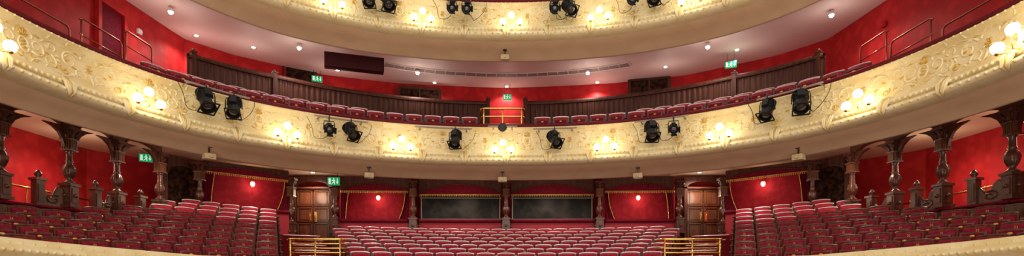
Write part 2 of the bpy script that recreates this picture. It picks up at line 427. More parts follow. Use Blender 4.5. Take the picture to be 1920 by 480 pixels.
for side in (0,1):
  for j in range(NS if side else NC):
    R=R0+(RPS if side else RPC)*j; dth=.512/R
    k0=-int(1.35/dth); 
    for k in range(k0,-k0+1):
        th=(k+(.5 if j%2 else 0))*dth
        x,y,_=cpt(R,th,0); r=x/y
        if not side and abs(r)<.312: 
            put_chair(x,y,FL0+DZC*j,-th,'tip-up theatre seat in crimson velvet with highlight-tinted top rail','central circle seats',s=SCH); cnt+=1
        elif side and abs(r)>.416 and abs(x)<9.0 and abs(r)<1.02:
            dark=j<6-1.6*max(0,.9-abs(th))/.3  # front rows go without the painted rail highlight
            put_chair(x,y,FL0+DZS*j+lift(j,th),-th,'brown wood tip-up theatre seat with dark maroon velvet' if dark else 'crimson velvet tip-up seat with highlight-tinted top rail near the boxes','side circle seats',n=abs(k)+3 if j<4 else None,s=SCH,parts=CHD if dark else CH); cnt+=1
uc=0
for row,(d,zf,st) in enumerate([(.72,3.93,.535),(1.50,4.22,.535)]):
    base=Path([tuple((p+n*d)) for p,n in zip(BP.p,BP.n)][8:-8])
    q=base.L[0]
    while q<base.L[-1]:
        p,n=base.at(q); r=p.x/p.y
        if (.06 if row==0 else .25)<abs(r)<(.70 if row==0 else .60):
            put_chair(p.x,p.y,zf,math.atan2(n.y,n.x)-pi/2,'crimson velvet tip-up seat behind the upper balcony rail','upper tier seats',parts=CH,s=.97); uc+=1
        q+=st
print('chairs',cnt,uc)
# ---------------------------------------------------------------- sconces
def sconce_parts():
    mb=MB()
    for a in range(7):
        an=pi*(a)/6+pi
        mb.tube([(0,-.01,-.02),(.09*math.cos(an),-.06,-.02+.09*math.sin(an)),(.17*math.cos(an),-.03,-.02+.15*math.sin(an))],[.02,.038,.014],6)
    mb.ball((0,-.06,-.03),.06,0,10); mb.ball((0,-.05,-.17),.035,0,8)
    for sx in (-1,1):
        mb.tube([(sx*.05,-.03,.02),(sx*.12,-.05,.07),(sx*.10,-.04,.14),(sx*.04,-.03,.12)],[.02,.02,.016,.01],5)
    ps=[('backplate',mb.mesh('backplate',['relief']),I4,'cream plaster shell backplate')]
    for (x,y,z) in ((0,-.24,.22),(-.23,-.26,.03),(.23,-.26,.03)):
        mb=MB(); mb.tube([(0,-.06,-.02),(x*.4,-.14,-.08),(x*.9,y,-.07),(x,y,z-.10)],.010,6); mb.lathe([(.012,-.12),(.03,-.11),(.045,-.085),(.04,-.07)],(x,y,z),10)
        g=MB(); g.ball((x,y,z),.092,0,14)
        ps.append(('arm',mb.mesh('arm',['brass']),I4,'curved brass lamp arm',[('glass_globe',g.mesh('glass_globe',['globe']),I4,'lit frosted glass globe')]))
    return ps
SCN=sconce_parts()
def add_light(kind,loc,energy,color=(1,.8,.55),size=.1,rot=None,**k):
    l=bpy.data.lights.new('light',kind); l.energy=energy; l.color=color
    if kind=='AREA': l.shape='RECTANGLE'; l.size=size[0]; l.size_y=size[1]
    else: l.shadow_soft_size=size
    for a,b in k.items(): setattr(l,a,b)
    o=bpy.data.objects.new('lamp_or_fill_light',l); COL.objects.link(o); o.location=loc
    if rot: o.rotation_euler=rot
    return o
def put_sconce(px,zt):
    q=BP.s_at(px,-.1); z=zt-.82; p,n=BP.at(q)
    w=BP.w(q,prof_d(-.72)-.03,z)
    place('wall_sconce',SCN,TR(w.x,w.y,w.z,math.atan2(n.y,n.x)-pi/2),label='three-globe lit brass wall lamp on the cream balcony front',category='wall lamp',group='balcony front sconces')
    l=BP.w(q,-.42,z+.10); add_light('POINT',l,11,(1,.80,.50),.12)
for px in (-42,263,533,752,943,1137,1354,1624,1930): put_sconce(px,4.3)
for px in (620,791,959,1125,1300): put_sconce(px,7.8)
# ---------------------------------------------------------------- lanterns & bars
def lantern_parts(pitch,yaw,big=1.0,door=False):
    P=Matrix.Translation((0,-.02,-.30))@Matrix.Rotation(yaw,4,'Z')
    B=P@Matrix.Rotation(pitch,4,'X')@Matrix.Rotation(pi/2,4,'X')@Matrix.Scale(big,4)
    mb=MB(); mb.lathe([(.05,-.24),(.085,-.23),(.10,-.20),(.10,-.16),(.125,-.15),(.125,-.04),(.105,-.03),(.105,.02),(.12,.03),(.12,.14),(.135,.15),(.135,.19),(.115,.19),(.11,.10)],(0,0,0),16,0,B,sm=False)
    for i in range(4): mb.lathe([(.13,-.21+i*.045),(.14,-.205+i*.045),(.13,-.20+i*.045)],(0,0,0),16,0,B,sm=False)
    mb.box((0,.12,-.08),(.12,.10,.16),0,B)
    ps=[('housing',mb.mesh('housing',['black']),I4)]
    mb=MB(); mb.lathe([(.108,.13),(.09,.15),(.05,.165),(.001,.17)],(0,0,0),16,0,B); ps.append(('lens',mb.mesh('lens',['glass']),I4,'dark glass lens'))
    mb=MB(); w=.155*big
    R=P
    mb.tube([(-w,0,0),(-w,0,.12),(-w*.9,0,.2),(w*.9,0,.2),(w,0,.12),(w,0,0)],.013,5,0,R); mb.lathe([(.03,-.01),(.03,.01)],(0,0,0),8,0,R@Matrix.Translation((w,0,0))@Matrix.Rotation(pi/2,4,'Y')); mb.lathe([(.03,-.01),(.03,.01)],(0,0,0),8,0,R@Matrix.Translation((-w,0,0))@Matrix.Rotation(pi/2,4,'Y'))
    ps.append(('yoke',mb.mesh('yoke',['black']),I4))
    mb=MB(); mb.box((0,0,-.06),(.035,.05,.10)); mb.tube([(0,.04,-.03),(0,.045,.02),(0,0,.045),(0,-.045,.02),(0,-.04,-.02)],.012,5)
    ps.append(('clamp',mb.mesh('clamp',['black']),I4))
    if door:
        mb=MB()
        for a in range(4):
            D=B@Matrix.Rotation(a*pi/2,4,'Z')@Matrix.Translation((0,.125,.19))@Matrix.Rotation(-.5,4,'X')
            mb.box((0,.0,.05),(.18,.006,.10),0,D)
        ps.append(('barn_doors',mb.mesh('barn_doors',['black']),I4,'four hinged black barn door flaps'))
    else:
        mb=MB(); mb.box((0,.14,.19),(.29,.02,.02),0,B); mb.box((0,-.14,.19),(.29,.02,.02),0,B); mb.box((.14,0,.19),(.02,.28,.02),0,B); mb.box((-.14,0,.19),(.02,.28,.02),0,B)
        ps.append(('colour_frame',mb.mesh('colour_frame',['black']),I4,'square black filter frame'))
    return ps
LV=[lantern_parts(1.0,.25,1.2),lantern_parts(1.05,-.3,1.1),lantern_parts(.4,.1,.85,True),lantern_parts(.75,.55,1.1)]
def bar(px0,px1,zt,z,lan):
    s0=BP.s_at(px0,-.35); s1=BP.s_at(px1,-.35); 
    root=empty('lighting_bar',TR(0,0,0),label='grey steel lighting bar bracketed off the balcony front with cables',category='lighting bar',group='balcony lighting bars')
    mb=MB(); mb.tube([BP.w(s0+(s1-s0)*i/6,-.38,z) for i in range(7)],.022,8); obj('pipe',mb,['grille'],root)
    for q in (s0+.15,s1-.15):
        mb=MB(); mb.tube([BP.w(q,-.38,z),BP.w(q,-.2,z+.03),BP.w(q,-.03,z+.03 if z<zt-.16 else zt-.12)],.015,5); mb.ball(BP.w(q,-.03,min(z+.03,zt-.13)),.03,0,6); obj('bracket',mb,['grille'],root)
    for px,v in lan:
        q=BP.s_at(px,-.38); w=BP.w(q,-.38,z); p,n=BP.at(q)
        place('stage_lantern',LV[v],TR(w.x,w.y,w.z,(math.atan2(n.y,n.x)-pi/2)*.7),label='black theatre spotlight hanging from a bar on the balcony front' if v!=2 else 'black theatre spotlight with open barn doors on a bar',category='spotlight',group='stage lanterns')
        mb=MB(); sg=random.choice((-1,1)); pts=[]
        for i in range(13):
            t=i/12; pts.append(BP.w(q+sg*.55*t+.05*math.sin(9*t),-.30+.1*t, z-.32+ .32*t**1.5-.32*math.sin(pi*t)))
        mb.tube(pts,.007,4); obj('cable',mb,['black'],root)
bar(345,467,4.3,4.16,[(386,0),(438,1)])
bar(590,690,4.3,4.06,[(617,2),(659,3)])
bar(778,885,4.3,4.06,[(854,1)])
bar(1000,1082,4.3,4.06,[(1040,3)])
bar(1190,1292,4.3,4.10,[(1222,0),(1263,2)])
bar(1420,1545,4.3,4.16,[(1439,1),(1502,0)])
bar(915,970,4.3,4.14,[])
bar(672,742,7.8,7.62,[(694,1),(728,0)])
bar(832,892,7.8,7.62,[(847,2),(875,2)])
bar(1022,1082,7.8,7.62,[(1040,2),(1068,3)])
bar(1172,1242,7.8,7.62,[(1186,2),(1228,1)])
q0=BP.s_at(942,-.38); w=BP.w(q0,-.38,4.14)
mb=MB(); B=Matrix.Rotation(pi/2,4,'X'); mb.lathe([(.04,-.12),(.085,-.10),(.10,.02),(.115,.05),(.115,.09),(.09,.09)],(0,0,-.06),14,0,B)
g=MB(); g.lathe([(.09,.06),(.05,.08),(.001,.085)],(0,0,-.06),14,0,B)
y=MB(); y.tube([(-.12,0,0),(-.12,0,-.05),(.12,0,-.05),(.12,0,0)],.01,5)
place('stage_lantern',[('housing',mb.mesh('housing',['black']),I4),('lens',g.mesh('lens',['glass']),I4,'round dark lens'),('yoke',y.mesh('yoke',['black']),I4)],TR(w.x,w.y,w.z-.03),label='small round black spotlight at the middle of the balcony rail',category='spotlight',group='stage lanterns')
# ---------------------------------------------------------------- beige boxes under soffits
def put_boxcam(px,zt):
    q=BP.s_at(px,.30); w=BP.w(q,.30,zt-1.28); p,n=BP.at(q)
    a=MB(); a.rbox((0,0,-.22),(.25,.18,.14),.02); 
    b=MB(); b.box((0,0,-.08),(.03,.03,.16)); b.box((0,0,-.005),(.10,.10,.02))
    c=MB(); c.lathe([(.04,0),(.04,.03),(.03,.035),(.001,.035)],(0,0,0),12,0,Matrix.Translation((0,-.09,-.22))@Matrix.Rotation(pi/2,4,'X'))
    place('ceiling_speaker',[('casing',a.mesh('casing',['beige']),I4),('mount',b.mesh('mount',['black']),I4,'black mounting stem'),('front_disc',c.mesh('front_disc',['beige']),I4,'round front boss')],TR(w.x,w.y,w.z,(math.atan2(n.y,n.x)-pi/2)),label='small beige speaker box hung under the balcony edge',category='speaker',group='speakers under the balconies')
for px in (392,692,942,1196,1497): put_boxcam(px,4.3)
put_boxcam(947,7.8)
# ---------------------------------------------------------------- downlights
a=MB(); a.lathe([(.055,-.004),(.10,-.012),(.10,0),(.055,.004)],(0,0,0),16); b=MB(); b.lathe([(.001,-.02),(.05,-.015),(.058,0),(.001,.003)],(0,0,0),14)
DL=[('trim_ring',a.mesh('trim_ring',['white']),I4,'white metal trim ring'),('lamp',b.mesh('lamp',['lamp']),I4,'bright lit lamp')]
a2=MB(); a2.lathe([(.02,0),(.02,-.06),(.06,-.07),(.075,-.14),(.06,-.14)],(0,0,0),12); b2=MB(); b2.ball((0,0,-.15),.06,0,10)
SL=[('lamp_holder',a2.mesh('lamp_holder',['white']),I4,'white lamp holder'),('lamp',b2.mesh('lamp',['lamp']),I4,'very bright bare lamp')]
def on_ceiling(px,py,zt,prof):
    Y=10.0
    while Y<20:
        X=(px-CX)/F*Y; z=(HY-py)/F*Y
        if near_d(X,Y)>.82 and z>=ceil_z(X,Y,zt,prof) and Y>12.5: return X,Y,ceil_z(X,Y,zt,prof)
        Y+=.04
    return None
for (px,py,star) in [(320,11,1),(368,66,0),(475,88,0),(561,80,1),(633,131,0),(783,128,1),(815,155,0),(950,162,0),(1102,128,1),(1120,154,0),(1248,125,0),(1327,78,1),(1382,93,0),(1559,17,1)]:
    h=on_ceiling(px,py,7.8,CU)
    if not h: print('no hit',px,py); continue
    if abs(h[0])>9.4 : h=(math.copysign(9.3,h[0]),abs(9.3/((px-CX)/F)),0); h=(h[0],h[1],ceil_z(h[0],h[1]))
    place('spot_lamp' if star else 'downlight',SL if star else DL,TR(*h),label='bright bare lamp on the pale ceiling' if star else 'round recessed lit downlight in pale ceiling',category='ceiling light',group='upper tier ceiling lights')
    add_light('SPOT',(h[0],h[1],h[2]-.24),70 if star else 50,(1,.86,.76),.06,spot_size=2.7,spot_blend=.6)
    add_light('POINT',(h[0],h[1]-.2,h[2]-.8),14 if star else 11,(1,.84,.74),.25)  # added fill point in mid-air, brightens the ceiling
for (X,Y) in [(-10.6,10.8),(-10.6,13.2),(10.6,10.8),(10.6,13.2),(-8.2,13.2),(8.2,13.2),(-6.9,15.6),(6.9,15.6),(-6.6,18.2),(6.6,18.2),(-4.2,16.9),(4.2,16.9),(-1.5,17.2),(1.5,17.2)]:  # most of these fixtures are added to light the lower seats
    z=ceil_z(X,Y,4.3,CLW)
    place('downlight',DL,TR(X,Y,z-.005),label='lit downlight in warm ceiling, mostly added to light seats',category='ceiling light',group='lower tier ceiling lights')
    add_light('SPOT',(X,Y,z-.10),100,(1,.84,.68),.06,spot_size=2.7,spot_blend=.7)
    add_light('POINT',(X,Y,z-.75),17 if abs(X)>10 else 13,(1,.80,.60),.2)  # added fill below each fixture, no lamp of its own
# vent slot
mb=MB(); top=[];bot=[]
for i in range(25):
    px=720+460*i/24; py=139-20*((px-CX)/230)**2
    h=on_ceiling(px,py,7.8,CU); t=Vector((h[0],h[1]-9)).normalized()
    top.append((h[0]-t.x*.17,h[1]-t.y*.17,h[2]-.03)); bot.append((h[0]+t.x*.17,h[1]+t.y*.17,h[2]-.03))
mb.grid([top,bot],0); 
for i in range(25): mb.tube([top[i],bot[i]],.012,4,1)
mb.tube(top,.02,4,1); mb.tube(bot,.02,4,1)
obj('air_vent',mb,['grille','ceil'],label='long curved slotted ventilation grille in the ceiling',category='vent')
mb=MB(); mb.rbox((0,0,0),(1.72,.30,.42),.02); mb.box((0,-.155,0),(1.6,.02,.32),0)
place('ceiling_bulkhead',[('panel',mb.mesh('panel',['bulk']),I4)],TR(-4.55,16.0,6.42,.30),label='dark maroon boxed panel hanging below the ceiling',category='panel')
# ---------------------------------------------------------------- upper wood partition
def crom(pts,m=12):
    P=[Vector(p) for p in pts]; P=[P[0]*2-P[1]]+P+[P[-1]*2-P[-2]]; o=[]
    for i in range(1,len(P)-2):
        for k in range(m):
            t=k/m; a,b,c,d=P[i-1:i+3]
            o.append(.5*((2*b)+(c-a)*t+(2*a-5*b+4*c-d)*t*t+(3*b-a-3*c+d)*t**3))
    o.append(P[-2]); return [tuple(q) for q in o]
def partition(sg,label):
    root=empty('wood_partition',TR(0,0,0),label=label,category='partition')
    pts=[(-8.40,14.1),(-7.65,15.1),(-6.75,15.95),(-5.5,16.85),(-3.6,17.7),(-1.9,18.15),(-.62,18.3)]
    if sg>0: pts=[(-x,y) for x,y in pts][::-1]
    pp=Path(crom(pts)); s0,s1=pp.L[0],pp.L[-1]
    def zt(q):
        x=abs(pp.at(q)[0].x); return 6.03-.10*max(0,(x-6.7)/1.8)
    mb=MB(); N=int((s1-s0)/.04); rows=[]
    for i in range(N+1):
        q=s0+(s1-s0)*i/N; rows.append([pp.w(q,0 if (i//2)%2 else .02,4.5),pp.w(q,0 if (i//2)%2 else .02,zt(q)-.1)])
    mb.grid(rows,0,False)
    rows=[[pp.w(s0+(s1-s0)*i/40,.08,4.5),pp.w(s0+(s1-s0)*i/40,.08,zt(s0+(s1-s0)*i/40)-.08)] for i in range(41)]; mb.grid(rows,0,False)
    obj('slatted_panel',mb,['wood3'],root)
    mb=MB(); rows=[[pp.w(q,a,zt(q)+b) for a,b in ((-.05,-.12),(-.07,-.08),(-.04,0),(.10,0),(.12,-.08),(.10,-.12),(-.05,-.12))] for q in [s0+(s1-s0)*i/40 for i in range(41)]]; mb.grid(rows,0,True)
    obj('cap_rail',mb,['wood3'],root)
    for px in ((362,515,915) if sg<0 else (985,1377,1535)):
        q=pp.s_at(px); p,n=pp.at(q); mb=MB(); z=zt(q); mb.box((0,0,z-.68),(.12,.12,1.45)); mb.box((0,0,z+.06),(.15,.15,.04)); mb.ball((0,0,z+.11),.045,0,10)
        o=obj('post',mb,['wood3'],root); o.location=(p.x,p.y,0); o.rotation_euler=(0,0,math.atan2(n.y,n.x)-pi/2)
partition(-1,'curved dark wood slatted partition behind the upper seats')
partition(1,'curved dark wood slatted partition behind the upper seats')
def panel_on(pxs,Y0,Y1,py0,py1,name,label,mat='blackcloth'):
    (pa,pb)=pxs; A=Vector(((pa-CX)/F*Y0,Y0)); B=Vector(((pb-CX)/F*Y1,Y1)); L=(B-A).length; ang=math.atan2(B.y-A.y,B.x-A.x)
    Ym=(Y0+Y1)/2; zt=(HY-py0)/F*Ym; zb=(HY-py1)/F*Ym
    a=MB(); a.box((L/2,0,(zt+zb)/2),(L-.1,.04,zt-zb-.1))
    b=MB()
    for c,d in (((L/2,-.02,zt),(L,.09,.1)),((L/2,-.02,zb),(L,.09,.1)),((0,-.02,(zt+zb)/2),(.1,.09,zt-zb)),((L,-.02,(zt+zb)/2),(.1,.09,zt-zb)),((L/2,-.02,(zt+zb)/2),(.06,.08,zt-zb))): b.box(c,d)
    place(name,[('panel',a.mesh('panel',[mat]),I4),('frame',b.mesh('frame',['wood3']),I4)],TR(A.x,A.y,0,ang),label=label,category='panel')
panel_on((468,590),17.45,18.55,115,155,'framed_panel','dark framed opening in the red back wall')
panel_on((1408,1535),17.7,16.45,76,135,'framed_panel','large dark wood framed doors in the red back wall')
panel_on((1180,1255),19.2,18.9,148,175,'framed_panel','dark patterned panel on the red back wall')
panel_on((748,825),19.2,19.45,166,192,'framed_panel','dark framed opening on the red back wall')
mb=MB(); mb.box((0,0,.0),(.03,.75,1.7)); 
b=MB(); b.box((.03,-.42,0),(.10,.10,1.8)); b.box((.03,.42,0),(.10,.10,1.8)); b.box((.03,0,.9),(.12,.94,.12))
place('door_1',[('recess_panel',mb.mesh('recess_panel',['velvet']),I4),('frame',b.mesh('frame',['red']),I4)],TR(-9.57,12.9,5.65),label='recessed red doorway in side wall',kind='structure')
def small_fix(x,y,z,rz,mat,name,label,cat):
    a=MB(); a.rbox((0,-.04,0),(.14,.08,.14),.015); b=MB(); b.lathe([(.05,0),(.05,.02),(.001,.025)],(0,0,0),10,0,Matrix.Translation((0,-.08,0))@Matrix.Rotation(pi/2,4,'X'))
    place(name,[('casing',a.mesh('casing',[mat]),I4),('front_disc',b.mesh('front_disc',[mat]),I4)],TR(x,y,z,rz),label=label,category=cat)
small_fix(-9.6,13.9,6.4,pi/2,'white','alarm_sounder','small white alarm sounder on the red wall','alarm')
small_fix(9.6,13.5,6.4,-pi/2,'red','alarm_sounder','small red alarm sounder on the red wall','alarm')
small_fix(2.6,19.7,6.35,0,'black','wall_speaker','small black speaker on the red back wall','speaker')
small_fix(-2.3,19.75,6.38,0,'black','wall_speaker','small black speaker on the red back wall','speaker')
small_fix(-8.3,17.3,6.35,.7,'black','wall_speaker','small black speaker on the red back wall','speaker')
for sg in (-1,1):
    for (y0,y1,z,two) in ((9.3,10.75,5.05,0),(11.0,12.2,5.38,1),(12.3,13.25,5.72,1)):
        X=sg*8.8; root=empty('handrail',TR(0,0,0),label='tubular metal handrail beside the side wall steps',category='handrail',group='upper tier handrails')
        mb=MB(); mb.tube([(X,y0,z-.05),(X,y0+.08,z),(X,y1-.08,z),(X,y1,z-.06),(X,y1,z-1.25)],.022,8); obj('rail',mb,['steelred'],root)
        if two:
            mb=MB(); mb.tube([(X,y0,z-.35),(X,y1,z-.35)],.016,6); obj('lower_rail',mb,['steelred'],root)
        mb=MB(); mb.tube([(X,y0+.05,z),(X,y0+.05,z-1.2)],.02,6); obj('post',mb,['steelred'],root)
def brass_rail(x0,x1,y,z0,z1,dy,label,n=3,sp=None):
    root=empty('brass_rail',TR(0,0,0),label=label,category='railing')
    for i in range(n):
        z=z1-(sp*i if sp else (z1-z0)*i/n); mb=MB()
        pts=[(x0-.04,y+dy,z-.03),(x0,y+dy*.5,z),(x0,y+.12,z),(x0+.04,y+.03,z),(x0+.12,y,z),(x1-.12,y,z),(x1-.04,y+.03,z),(x1,y+.12,z),(x1,y+dy*.5,z),(x1+.04,y+dy,z-.03)]
        mb.tube(pts,.030 if i==0 else .020,8); obj('rail',mb,['brass'],root)
    for x in (x0+.08,x1-.08,(x0+x1)/2):
        mb=MB(); mb.tube([(x,y+.01,z0-.02),(x,y+.01,z1)],.022,8); mb.ball((x,y+.01,z1),.032,0,8); obj('post',mb,['brass'],root)
brass_rail(-5.35,-3.98,13.02,-.17,.93,.5,'polished brass railing at the foot of an aisle',7,.11)
brass_rail(3.80,5.30,13.02,-.17,.93,.5,'polished brass railing at the foot of an aisle',7,.11)
brass_rail(-.72,.52,15.28,4.15,4.84,.5,'polished brass safety railing on the upper balcony',3)
# ---------------------------------------------------------------- exit signs
def exit_sign(x,y,z,rz,W=.42,H=.22,stem=.2):
    a=MB(); a.rbox((0,0,0),(W,.05,H),.01)
    s=MB(); yy=-.028
    def pr(poly): s.prism([(p[0]*W,p[1]*H) for p in poly],yy-.004,yy,0)
    pr([(-.40,-.35),(-.40,.35),(-.22,.35),(-.22,-.35)])
    pr([(-.02,.22),(.03,.18),(.07,.24),(.07,.36),(.03,.42),(-.02,.38)])
    pr([(-.06,.16),(.05,.18),(.09,-.05),(.0,-.08)])
    pr([(.0,-.08),(.09,-.05),(.13,-.38),(.07,-.40),(.04,-.2)]); pr([(.0,-.08),(.06,-.08),(-.06,-.25),(-.14,-.42),(-.19,-.38),(-.1,-.2)])
    pr([(.05,.18),(.16,.05),(.13,.0),(.04,.1)]); pr([(-.06,.16),(-.02,.08),(-.13,-.0),(-.16,.05)])
    pr([(.28,.35),(.34,.35),(.34,-.05),(.28,-.05)]); pr([(.20,-.05),(.42,-.05),(.31,-.35)])
    b=MB(); b.tube([(-W*.3,0,H/2),(-W*.3,0,H/2+stem)],.006,4); b.tube([(W*.3,0,H/2),(W*.3,0,H/2+stem)],.006,4)
    place('exit_sign',[('panel',a.mesh('panel',['green']),I4),('running_man_pictogram',s.mesh('pictogram',['signw']),I4,'white running man, doorway and arrow'),('hanger',b.mesh('hanger',['black']),I4)],TR(x,y,z,rz),label='green emergency exit sign with white running man and arrow',category='sign',group='exit signs')
exit_sign(.04,19.6,6.62,0,.32,.22,.42)
exit_sign(-6.35,17.9,6.66,.4,.34,.20,.2)
exit_sign(6.95,16.5,6.58,-.4,.34,.20,.25)
exit_sign(-5.82,18.0,3.24,.1,.40,.27,.16)
exit_sign(-10.2,15.1,3.38,.5,.32,.22,.1)
# ---------------------------------------------------------------- side columns, arches, parapet
colpx=[(-95,-9.9),(0,-9.7),(130,-9.4),(220,-9.2),(300,-9.0)]
cols=[(X,X/((px-CX)/F)) for px,X in colpx]
def column_parts():
    ps=[]
    mb=MB(); mb.box((0,0,.23),(.22,.22,.46)); mb.box((0,0,.03),(.28,.28,.06)); mb.box((0,0,.46),(.27,.27,.05))
    for a in range(4):
        R=Matrix.Rotation(a*pi/2,4,'Z'); mb.box((0,-.115,.24),(.14,.02,.30),0,R); mb.ball((0,-.125,.24),.045,0,8,R)
    ps.append(('base',mb.mesh('base',['wood']),I4))
    mb=MB(); mb.lathe([(.09,.48),(.11,.51),(.07,.54),(.05,.57),(.075,.62),(.105,.70),(.115,.78),(.09,.86),(.055,.90),(.075,.93),(.06,.96),(.058,1.05),(.055,1.12),(.075,1.15),(.06,1.17)],(0,0,0),24,0,None,lambda a,z:1+.10*math.cos(8*a)*(1 if .6<z<.88 else .3))
    ps.append(('turned_shaft',mb.mesh('turned_shaft',['wood']),I4,'carved bulbous turned shaft'))
    mb=MB(); mb.box((0,0,1.28),(.18,.18,.20)); mb.box((0,0,1.17),(.22,.22,.03)); mb.box((0,0,1.39),(.23,.23,.03))
    for a in range(4):
        for k in range(5): mb.box((-.068+.034*k,-.095,1.28),(.016,.02,.18),0,Matrix.Rotation(a*pi/2,4,'Z'))
    ps.append(('fluted_block',mb.mesh('fluted_block',['wood2']),I4,'fluted square block, lighter brown'))
    mb=MB(); mb.lathe([(.07,1.40),(.075,1.46),(.10,1.52),(.13,1.56),(.14,1.58)],(0,0,0),16,0); mb.box((0,0,1.61),(.28,.28,.06))
    for a in range(4):
        R=Matrix.Rotation(a*pi/2+pi/4,4,'Z'); mb.tube([(.06,0,1.42),(.11,0,1.50),(.15,0,1.56),(.13,0,1.53)],[.018,.022,.018,.01],5,0,R)
    ps.append(('capital',mb.mesh('capital',['wood3']),I4,'scrolled carved capital'))
    return ps
CP=column_parts()
zb=1.50
for sg in (-1,1):
    cs=[(x*-sg,y) for x,y in cols]
    for x,y in cs:
        place('carved_column',CP,TR(x,y,zb,0)@Matrix.Diagonal((1.05,1.05,1.05,1)),label='dark carved wooden column with bulbous turned shaft beside the boxes',category='column',group='box columns')
    for (x0,y0),(x1,y1) in zip(cs,cs[1:]):
        L=math.hypot(x1-x0,y1-y0); ang=math.atan2(y1-y0,x1-x0); T=TR(x0,y0,0,ang)
        mb=MB(); N=14
        poly=[(0,3.225)]+[(x,max(3.225,z)) for x,z in [(L/2+(L/2-.16)*math.cos(pi-pi*i/N),3.20+.15*math.sin(pi*i/N)) for i in range(N+1)]]+[(L,3.225),(L,3.44),(0,3.44)]
        mb.prism(poly,-.06,.06,0)
        pts=[(L/2+(L/2-.16)*math.cos(pi-pi*i/N),-.07,3.215+.15*math.sin(pi*i/N)) for i in range(N+1)]
        mb.tube(pts,.02,6)
        for e,sx in ((.12,1),(L-.12,-1)):
            mb.prism([(e,3.23),(e+sx*.42,3.23),(e+sx*.24,3.17),(e+sx*.12,3.08),(e+sx*.04,2.95),(e,2.80)],-.035,.035)
        place('wooden_arch',[('arch_board',mb.mesh('arch_board',['wood3']),I4)],T,label='dark wood segmental arch between carved columns',category='arch',group='box arches')
        mb=MB(); mb.box((L/2,0,.85),(L,.12,1.1)); mb.rbox((L/2,0,1.45),(L-.02,.22,.06),.02,1)
        n=max(2,int(L/.4))
        for i in range(n): mb.box((L*(i+.5)/n,-.065*(1),1.1),(L/n-.1,.02,.4),0); mb.box((L*(i+.5)/n,.065,1.1),(L/n-.1,.02,.4),0)
        place('box_parapet',[('panelled_front',mb.mesh('panelled_front',['wood','velvet']),I4)],T,label='low dark wood box parapet with velvet top',category='parapet',group='side box parapets')
        f=.52
        g=MB(); g.box((L*f,0,1.74),(.16,.16,.54)); g.box((L*f,0,2.00),(.22,.22,.05)); g.lathe([(.05,2.0),(.03,2.04),(.065,2.09),(.07,2.12),(.03,2.18),(.005,2.20)],(L*f,0,0),10)
        g.box((L*f,-.09,1.72),(.11,.02,.36)); g.box((L*f,.09,1.72),(.11,.02,.36))
        h=MB()
        if sg<0: a0,a1=L*f+.08,L-.14
        else: a0,a1=.14,L*f-.08
        lo,hi=(a0,a1) if sg<0 else (a1,a0)
        top=[(lo+(hi-lo)*i/12, 1.70+.16*(i/12)**2+.10*math.cos(2.6*pi*i/12)) for i in range(13)]
        h.prism([(lo,1.47)]+top+[(hi,1.47)],-.03,.03)
        h.tube([(x,0,z) for x,z in top],.03,6)
        for sy in (-.04,.04):
            pts=[]
            for i in range(14):
                t=i/13; pts.append(((a0+a1)/2+(.16*(1-.8*t))*math.cos(1+8*t),sy,1.62+(.10*(1-.8*t))*math.sin(1+8*t)))
            h.tube(pts,.018,5)
        place('carved_divider',[('post',g.mesh('post',['wood']),I4,'square post with turned finial'),('scroll_panel',h.mesh('scroll_panel',['wood']),I4,'scroll-topped carved panel')],T,label='carved dark wood box divider with finial post and scroll',category='divider',group='box dividers')
    root=empty('brass_rail',TR(0,0,0),label='slim brass handrail along the side boxes',category='railing')
    X=sg*10.6
    mb=MB(); mb.tube([(X,9.2,2.05),(X,12.0,1.98),(X,14.2,1.95)],.025,6); obj('rail',mb,['brass'],root)
    for yy in (9.4,11.8,14.0):
        mb=MB(); mb.tube([(X,yy,1.08),(X,yy,2.02)],.018,6); obj('post',mb,['brass'],root)
    mb=MB(); mb.box((sg*10.6,11,1.05),(2.3,8.5,.1)); obj('floor_box',mb,['carpet'],kind='structure',label='red carpeted floor of the side boxes')
    A=Vector((sg*.645*14.9,14.9)); B=Vector((sg*.572*16.0,16.0))
    if sg>0: A,B=B,A
    L=(B-A).length; ang=math.atan2(B.y-A.y,B.x-A.x)
    a=MB(); a.box((L/2,.05,2.3),(L-.1,.04,2.0))
    b=MB(); b.box((.04,0,2.3),(.14,.16,2.1)); b.box((L-.04,0,2.3),(.14,.16,2.1))
    poly=[(0,2.95)]
    for i in range(13): poly.append((L/2+(L/2-.12)*math.cos(pi-pi*i/12),2.98+.22*math.sin(pi*i/12)))
    poly+=[(L,2.95),(L,3.46),(0,3.46)]; b.prism(poly,-.08,.08)
    place('dark_doorway',[('patterned_screen',a.mesh('patterned_screen',['blackcloth']),I4,'dark patterned screen'),('arched_frame',b.mesh('arched_frame',['wood3']),I4,'arched dark wood frame')],TR(A.x,A.y,0,ang),label='arched dark doorway with patterned screen beside the boxes',category='doorway')
